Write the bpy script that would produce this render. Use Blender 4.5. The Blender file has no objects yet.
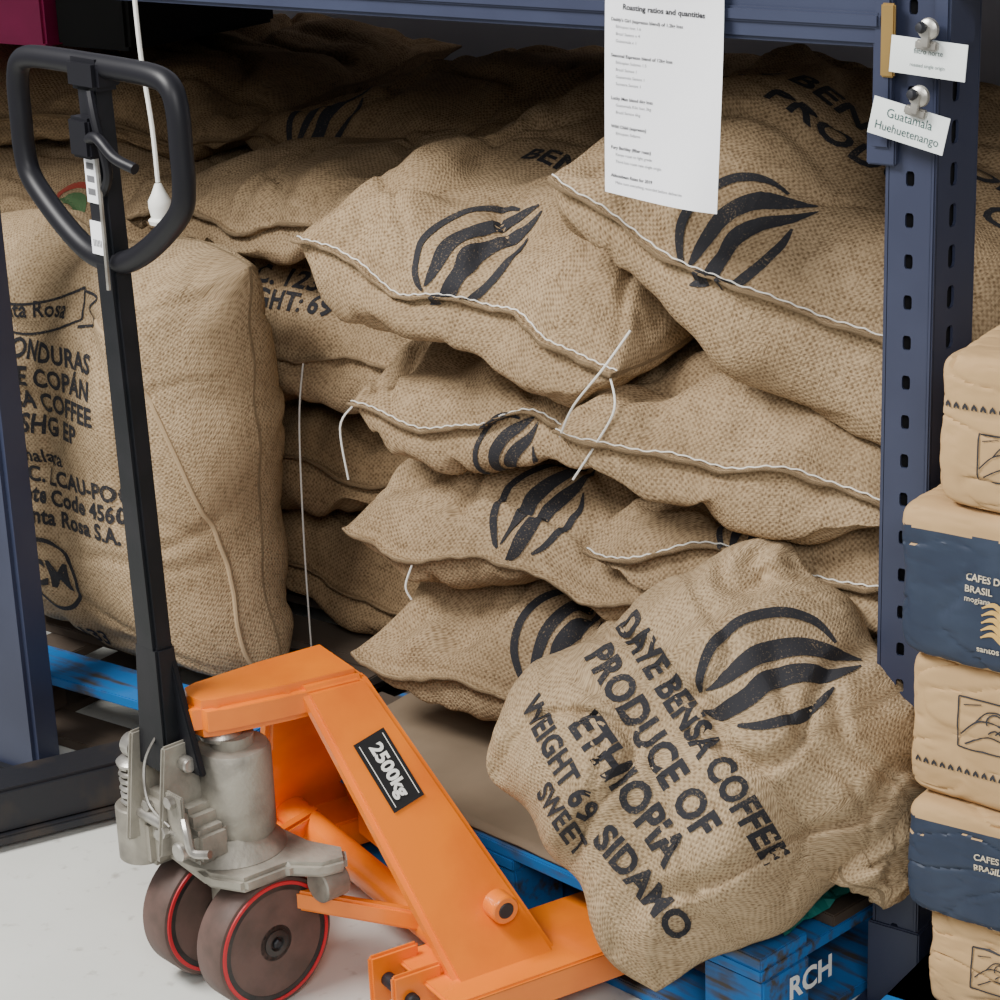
import bpy, bmesh, math, random
from mathutils import Vector, Matrix, noise
from mathutils.bvhtree import BVHTree
random.seed(4)
COL=bpy.context.scene.collection
# ------------------------------------------------------------------ materials
def nt(name):
    m=bpy.data.materials.new(name); m.use_nodes=True
    t=m.node_tree; b=t.nodes["Principled BSDF"]
    return m,t,b
def N(t,k,**kw):
    n=t.nodes.new(k)
    for a,v in kw.items(): setattr(n,a,v)
    return n
def math_n(t,op,a,b=None):
    n=N(t,'ShaderNodeMath',operation=op)
    for i,v in enumerate((a,b)):
        if v is None: continue
        if isinstance(v,(int,float)): n.inputs[i].default_value=v
        else: t.links.new(v,n.inputs[i])
    return n.outputs[0]
def mixc(t,fac,a,b):
    n=N(t,'ShaderNodeMix',data_type='RGBA')
    for i,v in ((0,fac),(6,a),(7,b)):
        if isinstance(v,(int,float)): n.inputs[i].default_value=v
        elif isinstance(v,tuple): n.inputs[i].default_value=(*v,1)
        else: t.links.new(v,n.inputs[i])
    return n.outputs[2]
def ramp(t,src,lo,hi):
    n=N(t,'ShaderNodeMapRange'); t.links.new(src,n.inputs[0])
    n.inputs[1].default_value=lo; n.inputs[2].default_value=hi
    return n.outputs[0]
def noise_n(t,scale,detail=3,coord='Object',rough=.5,stretch=None):
    tc=N(t,'ShaderNodeTexCoord'); n=N(t,'ShaderNodeTexNoise')
    n.inputs['Scale'].default_value=scale; n.inputs['Detail'].default_value=detail
    n.inputs['Roughness'].default_value=rough
    if stretch:
        mp=N(t,'ShaderNodeMapping'); mp.inputs['Scale'].default_value=stretch
        t.links.new(tc.outputs[coord],mp.inputs[0]); t.links.new(mp.outputs[0],n.inputs['Vector'])
    else: t.links.new(tc.outputs[coord],n.inputs['Vector'])
    return n.outputs[0]
def bump(t,b,h,strength=.3,dist=.01):
    n=N(t,'ShaderNodeBump'); n.inputs['Strength'].default_value=strength
    n.inputs['Distance'].default_value=dist
    t.links.new(h,n.inputs['Height']); t.links.new(n.outputs[0],b.inputs['Normal'])
def mat(name,c,rough=.5,metal=0,c2=None,scale=8,bs=0,bscale=60,lo=.4,hi=.65,coat=0,spec=.5):
    m,t,b=nt(name)
    b.inputs['Roughness'].default_value=rough; b.inputs['Metallic'].default_value=metal
    b.inputs['Coat Weight'].default_value=coat; b.inputs['Specular IOR Level'].default_value=spec
    c2=c2 or tuple(x*.85 for x in c)
    n=noise_n(t,scale,4)
    t.links.new(mixc(t,ramp(t,n,lo,hi),c,c2),b.inputs['Base Color'])
    if bs: bump(t,b,noise_n(t,bscale,3),bs,.002)
    return m
def weave(t,pitch):
    tc=N(t,'ShaderNodeTexCoord'); nn=N(t,'ShaderNodeTexNoise'); nn.inputs['Scale'].default_value=18
    nn.inputs['Detail'].default_value=4
    t.links.new(tc.outputs['UV'],nn.inputs['Vector'])
    mp=N(t,'ShaderNodeVectorMath',operation='MULTIPLY_ADD')
    t.links.new(nn.outputs[1],mp.inputs[0]); mp.inputs[1].default_value=(.010,.010,0)
    t.links.new(tc.outputs['UV'],mp.inputs[2])
    s=N(t,'ShaderNodeSeparateXYZ'); t.links.new(mp.outputs[0],s.inputs[0])
    k=2*math.pi/pitch
    a=math_n(t,'SINE',math_n(t,'MULTIPLY',s.outputs[0],k)); c=math_n(t,'SINE',math_n(t,'MULTIPLY',s.outputs[1],k))
    return math_n(t,'MULTIPLY',a,c)
def burlap(name,c1,c2,dark):
    m,t,b=nt(name); b.inputs['Roughness'].default_value=.95
    b.inputs['Specular IOR Level'].default_value=.08
    w=weave(t,.0086)
    s1=noise_n(t,1,3,'UV',.65,(30,300,1)); s2=noise_n(t,1,3,'UV',.65,(300,30,1))
    yarn=math_n(t,'ADD',s1,s2)
    big=noise_n(t,4.5,4,'UV',.6)
    c=mixc(t,ramp(t,big,.35,.65),c1,c2)
    h=math_n(t,'ADD',math_n(t,'MULTIPLY',w,.21),yarn)
    c=mixc(t,ramp(t,h,1.14,.64),c,dark)
    t.links.new(c,b.inputs['Base Color'])
    bump(t,b,h,.75,.0028)
    return m
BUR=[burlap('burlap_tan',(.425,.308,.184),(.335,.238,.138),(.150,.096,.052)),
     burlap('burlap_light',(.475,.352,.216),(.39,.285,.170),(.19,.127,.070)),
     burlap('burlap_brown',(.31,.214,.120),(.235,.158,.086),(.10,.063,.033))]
def inkmat(name,c,tan=(.20,.145,.088)):
    m,t,b=nt(name); b.inputs['Roughness'].default_value=.9
    f=noise_n(t,420,2); g=noise_n(t,25,3)
    h=math_n(t,'ADD',f,math_n(t,'MULTIPLY',g,.35))
    t.links.new(mixc(t,ramp(t,h,.78,1.0),c,tan),b.inputs['Base Color']); return m
INK=inkmat('sack_print_ink',(.014,.014,.018))
REDINK=inkmat('sack_print_red',(.30,.04,.025)); GRNINK=inkmat('sack_print_green',(.06,.13,.05))
FLATINK=mat('printed_ink',(.02,.02,.025),.7)
GREY=mat('printed_ink_grey',(.12,.12,.13),.7)
THREAD=mat('white_thread',(.78,.76,.70),.8)
ORANGE=mat('orange_paint',(.86,.205,.006),.36,0,(.74,.155,.006),9,.08,90,coat=.2)
BLACKM=mat('black_powder_coat',(.006,.007,.009),.42,0,(.010,.010,.013),20,.05,200,spec=.3)
BLACKP=mat('black_plastic',(.007,.007,.010),.45,spec=.3)
CAST=mat('cast_aluminium',(.37,.345,.29),.55,.35,(.18,.165,.14),14,.45,140)
STEEL=mat('zinc_steel',(.50,.48,.44),.38,.8,(.30,.28,.25),30,.15,200)
BLUES=mat('blue_grey_rack_paint',(.026,.032,.064),.42,0,(.033,.041,.078),6,.05,100)
NAVY=mat('dark_navy_label',(.013,.024,.050),.6,0,(.02,.033,.062),20)
KRAFT=mat('kraft_paper',(.47,.30,.140),.85,0,(.40,.25,.112),7,.25,45)
PAPER=mat('white_paper',(.86,.87,.90),.8,0,(.83,.84,.88))
CARD=mat('tag_card',(.82,.87,.86),.7)
DARKM=mat('dark_steel',(.018,.019,.024),.5,.3,(.055,.042,.032),12,.2,60,.5,.75)
TYRE=mat('polyurethane_tread',(.12,.07,.058),.6,0,(.08,.05,.04),25,.2,80)
RED=mat('red_wheel_rim',(.58,.02,.03),.45)
HUB=mat('black_hub',(.013,.012,.012),.42,0,(.04,.032,.028),30,.2,70)
WHITEP=mat('white_plastic',(.85,.85,.80),.4)
PINK=mat('magenta_carton',(.50,.02,.15),.5)
BLK=mat('black_fabric',(.008,.008,.009),.9)
CARDB=mat('cardboard',(.215,.155,.10),.85,0,(.165,.118,.075),5,.3,30)
TEAL=mat('teal_plastic_film',(.01,.17,.15),.35)
def woodmat(name,paint,wood,lo,hi):
    m,t,b=nt(name); b.inputs['Roughness'].default_value=.75
    n=noise_n(t,2,5,'Object',.5,(3,30,30)); g=noise_n(t,11,4)
    h=math_n(t,'ADD',math_n(t,'MULTIPLY',n,.5),math_n(t,'MULTIPLY',g,.5))
    w=mixc(t,n,wood,tuple(x*.5 for x in wood))
    t.links.new(mixc(t,ramp(t,h,lo,hi),paint,w),b.inputs['Base Color'])
    bump(t,b,n,.3,.004); return m
BLUEWOOD=woodmat('blue_painted_wood',(.006,.13,.40),(.08,.07,.06),.49,.60)
RAWWOOD=woodmat('weathered_wood',(.07,.05,.036),(.10,.072,.05),.4,.6)
# ------------------------------------------------------------------ mesh helpers
def mk(name,verts,faces,m,parent=None,smooth=False,uvs=None,M=None):
    me=bpy.data.meshes.new(name); me.from_pydata([tuple(v) for v in verts],[],faces)
    if uvs is not None:
        ul=me.uv_layers.new(name='UVMap')
        for l in me.loops: ul.data[l.index].uv=uvs[l.vertex_index]
    me.update(); o=bpy.data.objects.new(name,me); COL.objects.link(o)
    for mm in (m if isinstance(m,list) else [m]): me.materials.append(mm)
    if smooth:
        for p in me.polygons: p.use_smooth=True
    if M is not None: o.matrix_world=M
    if parent: o.parent=parent
    return o
def empty(name,M=None,parent=None):
    e=bpy.data.objects.new(name,None); COL.objects.link(e); e.empty_display_size=.05
    if parent: e.parent=parent
    if M is not None: e.matrix_local=M
    return e
def from_bm(bm,name,m,parent=None,smooth=False,M=None):
    me=bpy.data.meshes.new(name); bmesh.ops.recalc_face_normals(bm,faces=bm.faces); bm.to_mesh(me); bm.free()
    o=bpy.data.objects.new(name,me); COL.objects.link(o); me.materials.append(m)
    if smooth:
        for p in me.polygons: p.use_smooth=True
        try: me.set_sharp_from_angle(angle=math.radians(38))
        except Exception: pass
    if M is not None: o.matrix_local=M
    if parent: o.parent=parent
    return o
def box(name,x0,x1,y0,y1,z0,z1,m,parent=None,bev=.003,M=None,seg=2):
    bm=bmesh.new(); bmesh.ops.create_cube(bm,size=1)
    for v in bm.verts:
        v.co=Vector(((x0+x1)/2+v.co.x*(x1-x0),(y0+y1)/2+v.co.y*(y1-y0),(z0+z1)/2+v.co.z*(z1-z0)))
    if bev: bmesh.ops.bevel(bm,geom=bm.edges[:],offset=bev,segments=seg,affect='EDGES')
    return from_bm(bm,name,m,parent,True,M)
def prism(name,pts,z0,z1,m,parent=None,bev=.003,M=None):
    bm=bmesh.new(); a=[bm.verts.new((x,y,z0)) for x,y in pts]; b=[bm.verts.new((x,y,z1)) for x,y in pts]
    bm.faces.new(a); bm.faces.new(b); n=len(pts)
    for i in range(n): bm.faces.new((a[i],a[(i+1)%n],b[(i+1)%n],b[i]))
    bmesh.ops.recalc_face_normals(bm,faces=bm.faces)
    if bev: bmesh.ops.bevel(bm,geom=bm.edges[:],offset=bev,segments=2,affect='EDGES')
    return from_bm(bm,name,m,parent,True,M)
def hexa(name,c8,m,parent=None,bev=.004):
    bm=bmesh.new(); v=[bm.verts.new(c) for c in c8]
    for f in ((0,1,2,3),(4,5,6,7),(0,1,5,4),(1,2,6,5),(2,3,7,6),(3,0,4,7)): bm.faces.new([v[i] for i in f])
    bmesh.ops.recalc_face_normals(bm,faces=bm.faces)
    if bev: bmesh.ops.bevel(bm,geom=bm.edges[:],offset=bev,segments=2,affect='EDGES')
    return from_bm(bm,name,m,parent,True)
def lathe(name,prof,m,parent=None,p0=(0,0,0),axis=(0,0,1),seg=40,M=None):
    q=Vector((0,0,1)).rotation_difference(Vector(axis).normalized()); p0=Vector(p0)
    vs=[];fs=[]
    for r,h in prof:
        for i in range(seg):
            a=2*math.pi*i/seg; vs.append(p0+q@Vector((r*math.cos(a),r*math.sin(a),h)))
    for j in range(len(prof)-1):
        for i in range(seg):
            fs.append((j*seg+i,j*seg+(i+1)%seg,(j+1)*seg+(i+1)%seg,(j+1)*seg+i))
    fs.append(tuple(range(seg))[::-1]); fs.append(tuple((len(prof)-1)*seg+i for i in range(seg)))
    bm=bmesh.new(); bv=[bm.verts.new(v) for v in vs]
    for f in fs:
        try: bm.faces.new([bv[i] for i in f])
        except ValueError: pass
    bmesh.ops.remove_doubles(bm,verts=bm.verts,dist=1e-6)
    return from_bm(bm,name,m,parent,True,M)
def cyl(name,p0,p1,r,m,parent=None,seg=32,b=.002):
    p0=Vector(p0);p1=Vector(p1);L=(p1-p0).length
    b=min(b,r*.4,L*.4)
    return lathe(name,[(r-b,0),(r,b),(r,L-b),(r-b,L)],m,parent,p0,p1-p0,seg)
def catmull(P,n=8,closed=False):
    P=[Vector(p) for p in P]; out=[]; L=len(P)
    rng=range(L) if closed else range(L-1)
    for i in rng:
        g=lambda k: P[k%L] if closed else P[max(0,min(L-1,k))]
        a,b,c,d=g(i-1),g(i),g(i+1),g(i+2)
        for k in range(n):
            t=k/n; out.append(.5*((2*b)+(c-a)*t+(2*a-5*b+4*c-d)*t*t+(3*b-a-3*c+d)*t**3))
    if not closed: out.append(P[-1])
    return out
def tube(name,pts,r,m,parent=None,seg=12,closed=False,smooth_path=6):
    P=catmull(pts,smooth_path,closed) if smooth_path else [Vector(p) for p in pts]
    vs=[];fs=[];n=len(P); up=None
    for i,p in enumerate(P):
        if closed: tg=P[(i+1)%n]-P[i-1]
        else: tg=P[min(n-1,i+1)]-P[max(0,i-1)]
        tg.normalize()
        if up is None:
            up=Vector((0,0,1)) if abs(tg.z)<.9 else Vector((1,0,0))
        s=tg.cross(up).normalized(); up=s.cross(tg).normalized()
        for k in range(seg):
            a=2*math.pi*k/seg; vs.append(p+(s*math.cos(a)+up*math.sin(a))*r)
    for i in range(n if closed else n-1):
        for k in range(seg):
            j=(i+1)%n; fs.append((i*seg+k,i*seg+(k+1)%seg,j*seg+(k+1)%seg,j*seg+k))
    if not closed:
        fs.append(tuple(range(seg))); fs.append(tuple((n-1)*seg+k for k in range(seg))[::-1])
    bm=bmesh.new(); bv=[bm.verts.new(v) for v in vs]
    for f in fs: bm.faces.new([bv[i] for i in f])
    return from_bm(bm,name,m,parent,True)
# ------------------------------------------------------------------ flat graphics
def text_geo(s,size,bold=.0,align='CENTER',spacing=1.0,narrow=1.0):
    cu=bpy.data.curves.new('tmp','FONT'); cu.body=s; cu.size=size; cu.align_x=align; cu.align_y='CENTER'
    cu.offset=bold*size; cu.resolution_u=3; cu.space_character=spacing
    o=bpy.data.objects.new('tmp',cu); COL.objects.link(o)
    dg=bpy.context.evaluated_depsgraph_get(); dg.update()
    me=bpy.data.meshes.new_from_object(o.evaluated_get(dg))
    V=[(v.co.x*narrow,v.co.y) for v in me.vertices]; Fc=[tuple(p.vertices) for p in me.polygons]
    bpy.data.objects.remove(o); bpy.data.curves.remove(cu); bpy.data.meshes.remove(me)
    return V,Fc
def stroke(P,W,n=8,across=4):
    C=catmull([(x,y,0) for x,y in P],n); ws=catmull([(w,0,0) for w in W],n); V=[];Fc=[]
    for i,p in enumerate(C):
        tg=(C[min(len(C)-1,i+1)]-C[max(0,i-1)]).normalized(); s=Vector((-tg.y,tg.x,0)); w=max(.002,ws[i].x)
        for k in range(across+1):
            q=p+s*w*(k/across-.5); V.append((q.x,q.y))
    for i in range(len(C)-1):
        for k in range(across):
            a=i*(across+1)+k; Fc.append((a,a+1,a+across+2,a+across+1))
    return V,Fc
def merge(*gs):
    V=[];Fc=[]
    for v,f in gs:
        o=len(V); V+=v; Fc+=[tuple(i+o for i in q) for q in f]
    return V,Fc
def xf(g,s=1,rot=0,dx=0,dy=0,sx=1):
    c,n=math.cos(math.radians(rot)),math.sin(math.radians(rot))
    return [((x*sx*c-y*n)*s+dx,(x*sx*n+y*c)*s+dy) for x,y in g[0]],g[1]
def arc(cx,cy,r,a0,a1,w,n=14,ry=None):
    ry=ry or r
    P=[(cx+r*math.cos(math.radians(a0+(a1-a0)*i/n)),cy+ry*math.sin(math.radians(a0+(a1-a0)*i/n))) for i in range(n+1)]
    return stroke(P,[w]*(n+1),3,2)
# coffee bean emblem: open oval outline + two thick flame strokes
LOGO=merge(stroke([(.42,.93),(-.05,.95),(-.5,.70),(-.80,.22),(-.84,-.3),(-.66,-.72),(-.52,-.86)],[.05,.13,.17,.17,.17,.13,.05]),
 stroke([(.86,1.02),(.50,.78),(.12,.52),(-.18,.12),(-.28,-.25),(-.36,-.62),(-.46,-.8)],[.03,.22,.30,.33,.29,.18,.03]),
 stroke([(.98,.92),(.80,.55),(.44,.22),(.20,-.15),(.16,-.5),(.0,-.85),(-.28,-1.06)],[.03,.22,.32,.34,.31,.26,.03]),
 stroke([(.96,.40),(1.0,.05),(.90,-.32),(.64,-.68),(.34,-.90)],[.04,.14,.17,.14,.05]))
def decal(name,g,bvh,origin,xd,nrm,m,parent,maxedge=.012,off=.0016,rot=0):
    n=Vector(nrm).normalized(); x=Vector(xd); x=(x-n*x.dot(n)).normalized(); y=n.cross(x)
    if rot:
        a=math.radians(rot); x,y=x*math.cos(a)+y*math.sin(a),y*math.cos(a)-x*math.sin(a)
    bm=bmesh.new(); bv=[bm.verts.new((p[0],p[1],0)) for p in g[0]]
    for f in g[1]:
        try: bm.faces.new([bv[i] for i in f])
        except ValueError: pass
    for _ in range(7):
        es=[e for e in bm.edges if e.calc_length()>maxedge]
        if not es: break
        bmesh.ops.subdivide_edges(bm,edges=es,cuts=1)
        bmesh.ops.triangulate(bm,faces=[f for f in bm.faces if len(f.verts)>4])
    o=Vector(origin); dead=[]
    for v in bm.verts:
        s=o+x*v.co.x+y*v.co.y+n*.35
        h=bvh.ray_cast(s,-n,.75)
        if h[0] is None: dead.append(v); continue
        nn=h[1] if h[1].dot(n)>0 else -h[1]
        v.co=h[0]+nn*off
    bmesh.ops.delete(bm,geom=dead,context='VERTS')
    bmesh.ops.delete(bm,geom=[f for f in bm.faces if max(e.calc_length() for e in f.edges)>maxedge*4],context='FACES')
    me=bpy.data.meshes.new(name); bm.to_mesh(me); bm.free()
    ob=bpy.data.objects.new(name,me); COL.objects.link(ob); me.materials.append(m)
    if parent:
        ob.parent=parent; ob.matrix_parent_inverse=parent.matrix_world.inverted()
    return ob
# ------------------------------------------------------------------ sacks
def sack(c,w=.66,l=.85,T=.25,yaw=0,roll=0,pitch=3,seed=0,p=3.0,qb=.5,qa=.5,droop=.1,lip=.016,m=0,fold=.9,stitch=0,loose=None,Mx=None,name='coffee_sack',flatb=1.0,lump=1.15,under=.065,rnd=.03,crease=1.1,vfold=0):
    NA,NB=96,104
    L0=3 if lip else 0
    M=Mx or (Matrix.Translation(c)@Matrix.Rotation(math.radians(yaw),4,'Z')@Matrix.Rotation(math.radians(roll),4,'Y')@Matrix.Rotation(math.radians(pitch),4,'X'))
    sd=seed*7.31
    def nz(x,y,z): return noise.noise(Vector((x,y,z)))
    def pt(a,b,side,ext=0):
        ea=max(0,1-abs(a)**p); eb=max(0,1-abs(b)**p)
        h=(ea**qa)*(eb**qb)
        x=w/2*a*(1-.06*(1-b*b)-rnd*b**4)
        x+= .020*nz(b*2.3,sd,0)*abs(a)
        y=l/2*b*(1-.04*(1-a*a)-rnd*a**4)
        y+= .030*nz(a*2.1,sd+5,0)*abs(b)
        y-=ext
        if side<0 and under and b<-.45:
            u=(b+1)/.55; y-=under*math.sin(math.pi*min(1,u)**.62)*(ea**.5)
        z=side*T/2*h*(1 if side>0 else flatb)
        z+= side*T*.19*lump*nz(a*1.5+sd,b*1.6,side*3.)*min(1,h*1.6)
        z+= T*.075*lump*nz(a*3.0+sd,b*3.2,side*2.+9)*min(1,h*1.3)
        mm=math.exp(-(1-abs(b))/.22); s2=math.exp(-(1-abs(a))/.16)
        w1=nz(a*5+sd,b*1.2,side*4.)+.4*nz(a*11+sd,b*1.8,side*4.)
        w2=nz(a*1.6+sd,b*6,side*6.)
        k=fold*min(1,h*3+.12)
        z+=side*k*(.026*mm*w1+.018*s2*w2)
        for sa in (-1,1):
            for sb in (-1,1):
                dx=(1-sa*a)*.9; dy=(1-sb*b); d=math.hypot(dx,dy)
                if d<1.4:
                    th=math.atan2(dy,dx+1e-6)
                    z+=side*k*.015*math.exp(-d/.5)*math.sin(th*7.5+sd+sa*2+2.2*nz(a*1.5,b*1.5,sd))*min(1,d*4)
        if crease:
            for q_,(fa,fb,th_,am) in enumerate(((1.5,1.3,.78,.019),(1.1,2.6,.82,.011))):
                wx=a*fa+sd+q_*3+.4*nz(a*1.5,b*1.5,sd+3); wy=b*fb+.4*nz(a*1.5,b*1.5,sd+11)
                r_=1-abs(nz(wx,wy,side*8.)*1.6); cr=max(0,r_-th_)/(1-th_)
                z-=side*crease*am*(cr*cr*(3-2*cr))*min(1,h*2)
        rim=1-min(1,h*2.2)
        z+=rim*(.014*math.sin(a*5.3+sd)+.018*nz(a*3.3,b*3.3,sd))
        z+=side*.0028
        if vfold: z-=vfold*math.exp(-((b+.45+.15*math.sin(a*3))/.10)**2)*min(1,h*2)*(.5+.5*a)
        yy=-l*.12
        if y<yy: z-=droop*(yy-y)**2*1.6
        return Vector((x,y,z))
    vs=[];uv=[];fs=[];idx={}
    bs=[('e',k) for k in range(L0,0,-1)]+[('g',j) for j in range(NB+1)]
    for si,side in enumerate((1,-1)):
        for r,(kind,j) in enumerate(bs):
            for i in range(NA+1):
                a0=-1+2*i/NA; a=math.copysign(1-(1-abs(a0))**1.35,a0) if a0 else 0
                if kind=='g':
                    b0=-1+2*j/NB; b=math.copysign(1-(1-abs(b0))**1.35,b0) if b0 else 0; ext=0
                else: b=-1;ext=lip*j/L0+.008*nz(a*9,sd,1)*j/L0
                v=pt(a,b,side,ext)
                if kind=='e': v.z+=.35*ext+.004*nz(a*12,sd,4)*j/L0
                idx[(si,r,i)]=len(vs); vs.append(v)
                uv.append((a*w/2+(si*1.37)+seed*.13,0))
        for r in range(len(bs)-1):
            for i in range(NA):
                q=(idx[(si,r,i)],idx[(si,r,i+1)],idx[(si,r+1,i+1)],idx[(si,r+1,i)])
                fs.append(q if si==0 else q[::-1])
    nr=len(bs)
    for si in (0,1):
        for i in range(NA+1):
            acc=0;prev=None
            for r in range(nr):
                k=idx[(si,r,i)]
                if prev is not None: acc+=(vs[k]-vs[prev]).length
                prev=k; uv[k]=(uv[k][0],acc+seed*.31)
        for r in range(nr):
            mid=NA//2; k0=idx[(si,r,mid)]; base=uv[k0][0]
            for sgn in (1,-1):
                acc=0; prev=k0
                for i in range(1,mid+1):
                    k=idx[(si,r,mid+sgn*i)]; acc+=(vs[k]-vs[prev]).length; prev=k
                    uv[k]=(base+sgn*acc,uv[k][1])
    R=len(bs)-1
    for r in range(R):
        for i,fl in ((0,0),(NA,1)):
            q=(idx[(0,r,i)],idx[(0,r+1,i)],idx[(1,r+1,i)],idx[(1,r,i)]); fs.append(q[::-1] if fl else q)
    for i in range(NA):
        q=(idx[(0,0,i)],idx[(1,0,i)],idx[(1,0,i+1)],idx[(0,0,i+1)]); fs.append(q)
        q=(idx[(0,R,i)],idx[(0,R,i+1)],idx[(1,R,i+1)],idx[(1,R,i)]); fs.append(q)
    o=mk(name,vs,fs,BUR[m],None,True,uv,M)
    W=[M@v for v in vs]; bvh=BVHTree.FromPolygons(W,fs)
    if lip and stitch:
        # running stitch: alternate dashes of thread
        n=90; top=[]
        for k in range(n+1):
            a=-1+2*k/n
            v=pt(a,-1,1,.003+.004*nz(a*5,sd,8)); v.z+=.0030+.0012*math.sin(k*2.2); top.append(v)
        tube('stitching',top,.00115,THREAD,o,6,False,2)
    if loose:
        P=[M@pt(loose[0],-1,1,.012)]
        for d in loose[1]: P.append(P[-1]+Vector(d))
        t=tube('loose_thread',P,.0016,THREAD,None,6,False,6); t.parent=o; t.matrix_parent_inverse=M.inverted()
    return o,bvh
def logo(s,origin,size,n=(0,-.75,.66),xd=(1,0,0),rot=0):
    decal('printed_logo',xf(LOGO,size/2,0,0,0,.86),s[1],origin,xd,n,INK,s[0],.014,.0016,rot)
def print_text(s,t,size,origin,n=(0,-.6,.8),xd=(1,0,0),rot=0,m=None,bold=.03,spacing=1.05,narrow=1,align='CENTER'):
    decal('printed_text',text_geo(t,size,bold,align,spacing,narrow),s[1],origin,xd,n,m or INK,s[0],.012,.0016,rot)

# right column
s=sack((-.185,.48,.945),.82,.84,.28,yaw=9,roll=22,pitch=3,seed=1,droop=.1,m=0,under=.06,stitch=1,crease=.7)
logo(s,(-.255,.11,.995),.165,(-.05,-.75,.66),(1,0,-.42),4)
print_text(s,'DAYE BENSA COFFEE',.062,(-.20,.37,1.06),(.15,-.3,.9),(1,.1,-.40))
print_text(s,'PRODUCE OF',.062,(-.12,.29,1.04),(.15,-.3,.9),(1,.1,-.40))
s=sack((-.20,.47,.72),.74,.84,.24,yaw=9,roll=6,pitch=2,seed=2,droop=.1,m=0,stitch=1,loose=(-.97,[(.03,-.01,.05),(.05,.0,.06),(.03,.02,.05)]))
s=sack((-.18,.50,.585),.68,.84,.20,yaw=2,roll=-3,pitch=1,seed=3,m=0,stitch=1)
logo(s,(-.244,.09,.645),.14,(0,-.8,.6))
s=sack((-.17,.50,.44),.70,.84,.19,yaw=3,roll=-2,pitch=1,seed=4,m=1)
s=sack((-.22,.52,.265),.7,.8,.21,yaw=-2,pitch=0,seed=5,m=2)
# middle column
s=sack((-.675,.47,.91),.60,.84,.26,yaw=-2,roll=11,pitch=3,seed=6,droop=.15,m=0,under=.075,stitch=1,crease=.8,loose=(.98,[(.02,-.02,-.04),(-.02,-.02,-.05),(-.03,-.01,-.05)]))
logo(s,(-.71,.11,.945),.18,(0,-.8,.6),(1,0,-.1),4)
print_text(s,'BENSA COFFEE',.052,(-.60,.36,1.02),(0,-.3,.9),(1,0,-.15))
s=sack((-.67,.51,.705),.58,.82,.21,yaw=3,roll=-4,pitch=1,seed=7,m=0,under=.06,stitch=1,loose=(-.97,[(-.01,-.02,-.03),(.01,0,-.08)]))
logo(s,(-.65,.04,.645),.13,(0,-1,.1))
s=sack((-.63,.50,.545),.62,.84,.21,yaw=-4,roll=1,pitch=6,seed=8,droop=.2,m=0,under=.03,loose=(-.5,[(0,-.02,-.03),(.01,0,-.02)]))
logo(s,(-.633,.10,.59),.165,(0,-.8,.6),(1,0,0),4)
s=sack((-.62,.50,.33),.66,.84,.27,yaw=2,roll=3,pitch=5,seed=9,droop=.2,m=0,under=.03)
logo(s,(-.59,.10,.39),.165,(0,-.75,.66),(1,0,0),6)
# left column
zz=[(.25,.23),(.46,.22),(.69,.28),(.89,.15)]
for i,(z,T) in enumerate(zz):
    lo=(.32,[(.0,-.02,-.10),(.01,-.02,-.2),(.0,0,-.2)]) if i==2 else ((.6,[(0,-.02,-.06),(.01,0,-.1)]) if i==1 else None)
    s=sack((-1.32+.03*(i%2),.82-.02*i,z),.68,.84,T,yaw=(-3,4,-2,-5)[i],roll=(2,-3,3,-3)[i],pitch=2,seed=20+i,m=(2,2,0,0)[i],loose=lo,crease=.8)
    if i==2:
        for k,tx in enumerate(('S.C. 123-120','WEIGHT: 69 KG')):
            print_text(s,tx,.046,(-1.29,.40,.768-.048*k),(0,-.85,.5))
s=sack((-1.18,1.02,.95),.86,.8,.18,yaw=-8,roll=-2,pitch=1,seed=31,m=2)
logo(s,(-1.46,.70,1.0),.17,(0,-.5,.86))
s=sack((-.42,1.10,.88),.8,.8,.22,yaw=5,roll=4,pitch=0,seed=33,m=2)
# far left pile
for i,(z,T) in enumerate(((.25,.24),(.46,.2),(.64,.2),(.81,.2),(.965,.17))):
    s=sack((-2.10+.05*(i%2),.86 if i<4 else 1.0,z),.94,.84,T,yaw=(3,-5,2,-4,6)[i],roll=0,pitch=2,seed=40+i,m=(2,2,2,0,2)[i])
    if i==3:
        decal('printed_emblem',arc(0,0,.06,0,360,.014),s[1],(-1.88,.42,.86),(1,0,0),(0,-.7,.7),REDINK,s[0])
        decal('printed_emblem_leaf',stroke([(-.035,-.012),(0,.024),(.035,-.012)],[.006,.036,.006]),s[1],(-1.88,.42,.86),(1,0,0),(0,-.7,.7),GRNINK,s[0])
# standing sack
Mh=Matrix.Translation((-1.49,.20,.50))@Matrix.Rotation(math.radians(-3),4,'Z')@Matrix.Rotation(math.radians(90),4,'X')
s=sack(None,.64,.76,.33,seed=50,p=4.0,qa=.5,qb=.46,droop=0,lip=0,m=1,Mx=Mh,fold=.5,lump=.35,under=0,rnd=.07,crease=.5,flatb=.8)
H=s
def ht(t,size,x,z,**k): print_text(H,t,size,(x,-.0,z),(0,-1,0),(1,0,0),**k)
ht('HONDURAS',.043,-1.525,.688,narrow=.95); ht('DE COPÁN',.043,-1.515,.645,narrow=.95); ht('RICA COFFEE',.043,-1.53,.604,narrow=.95); ht('SHG EP',.042,-1.52,.565)
ht('Chalaca',.033,-1.555,.512,bold=.02); ht('RTC. LCAU-POO',.038,-1.49,.477,bold=.035); ht('Lote Code 4560',.038,-1.49,.442,bold=.035); ht('Santa Rosa S.A.',.038,-1.49,.407,bold=.035)
ht('CM',.070,-1.565,.300); ht('133',.044,-1.53,.175)
decal('printed_circle',arc(0,0,.066,0,360,.008),s[1],(-1.565,-.0,.300),(1,0,0),(0,-1,0),INK,s[0])
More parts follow.
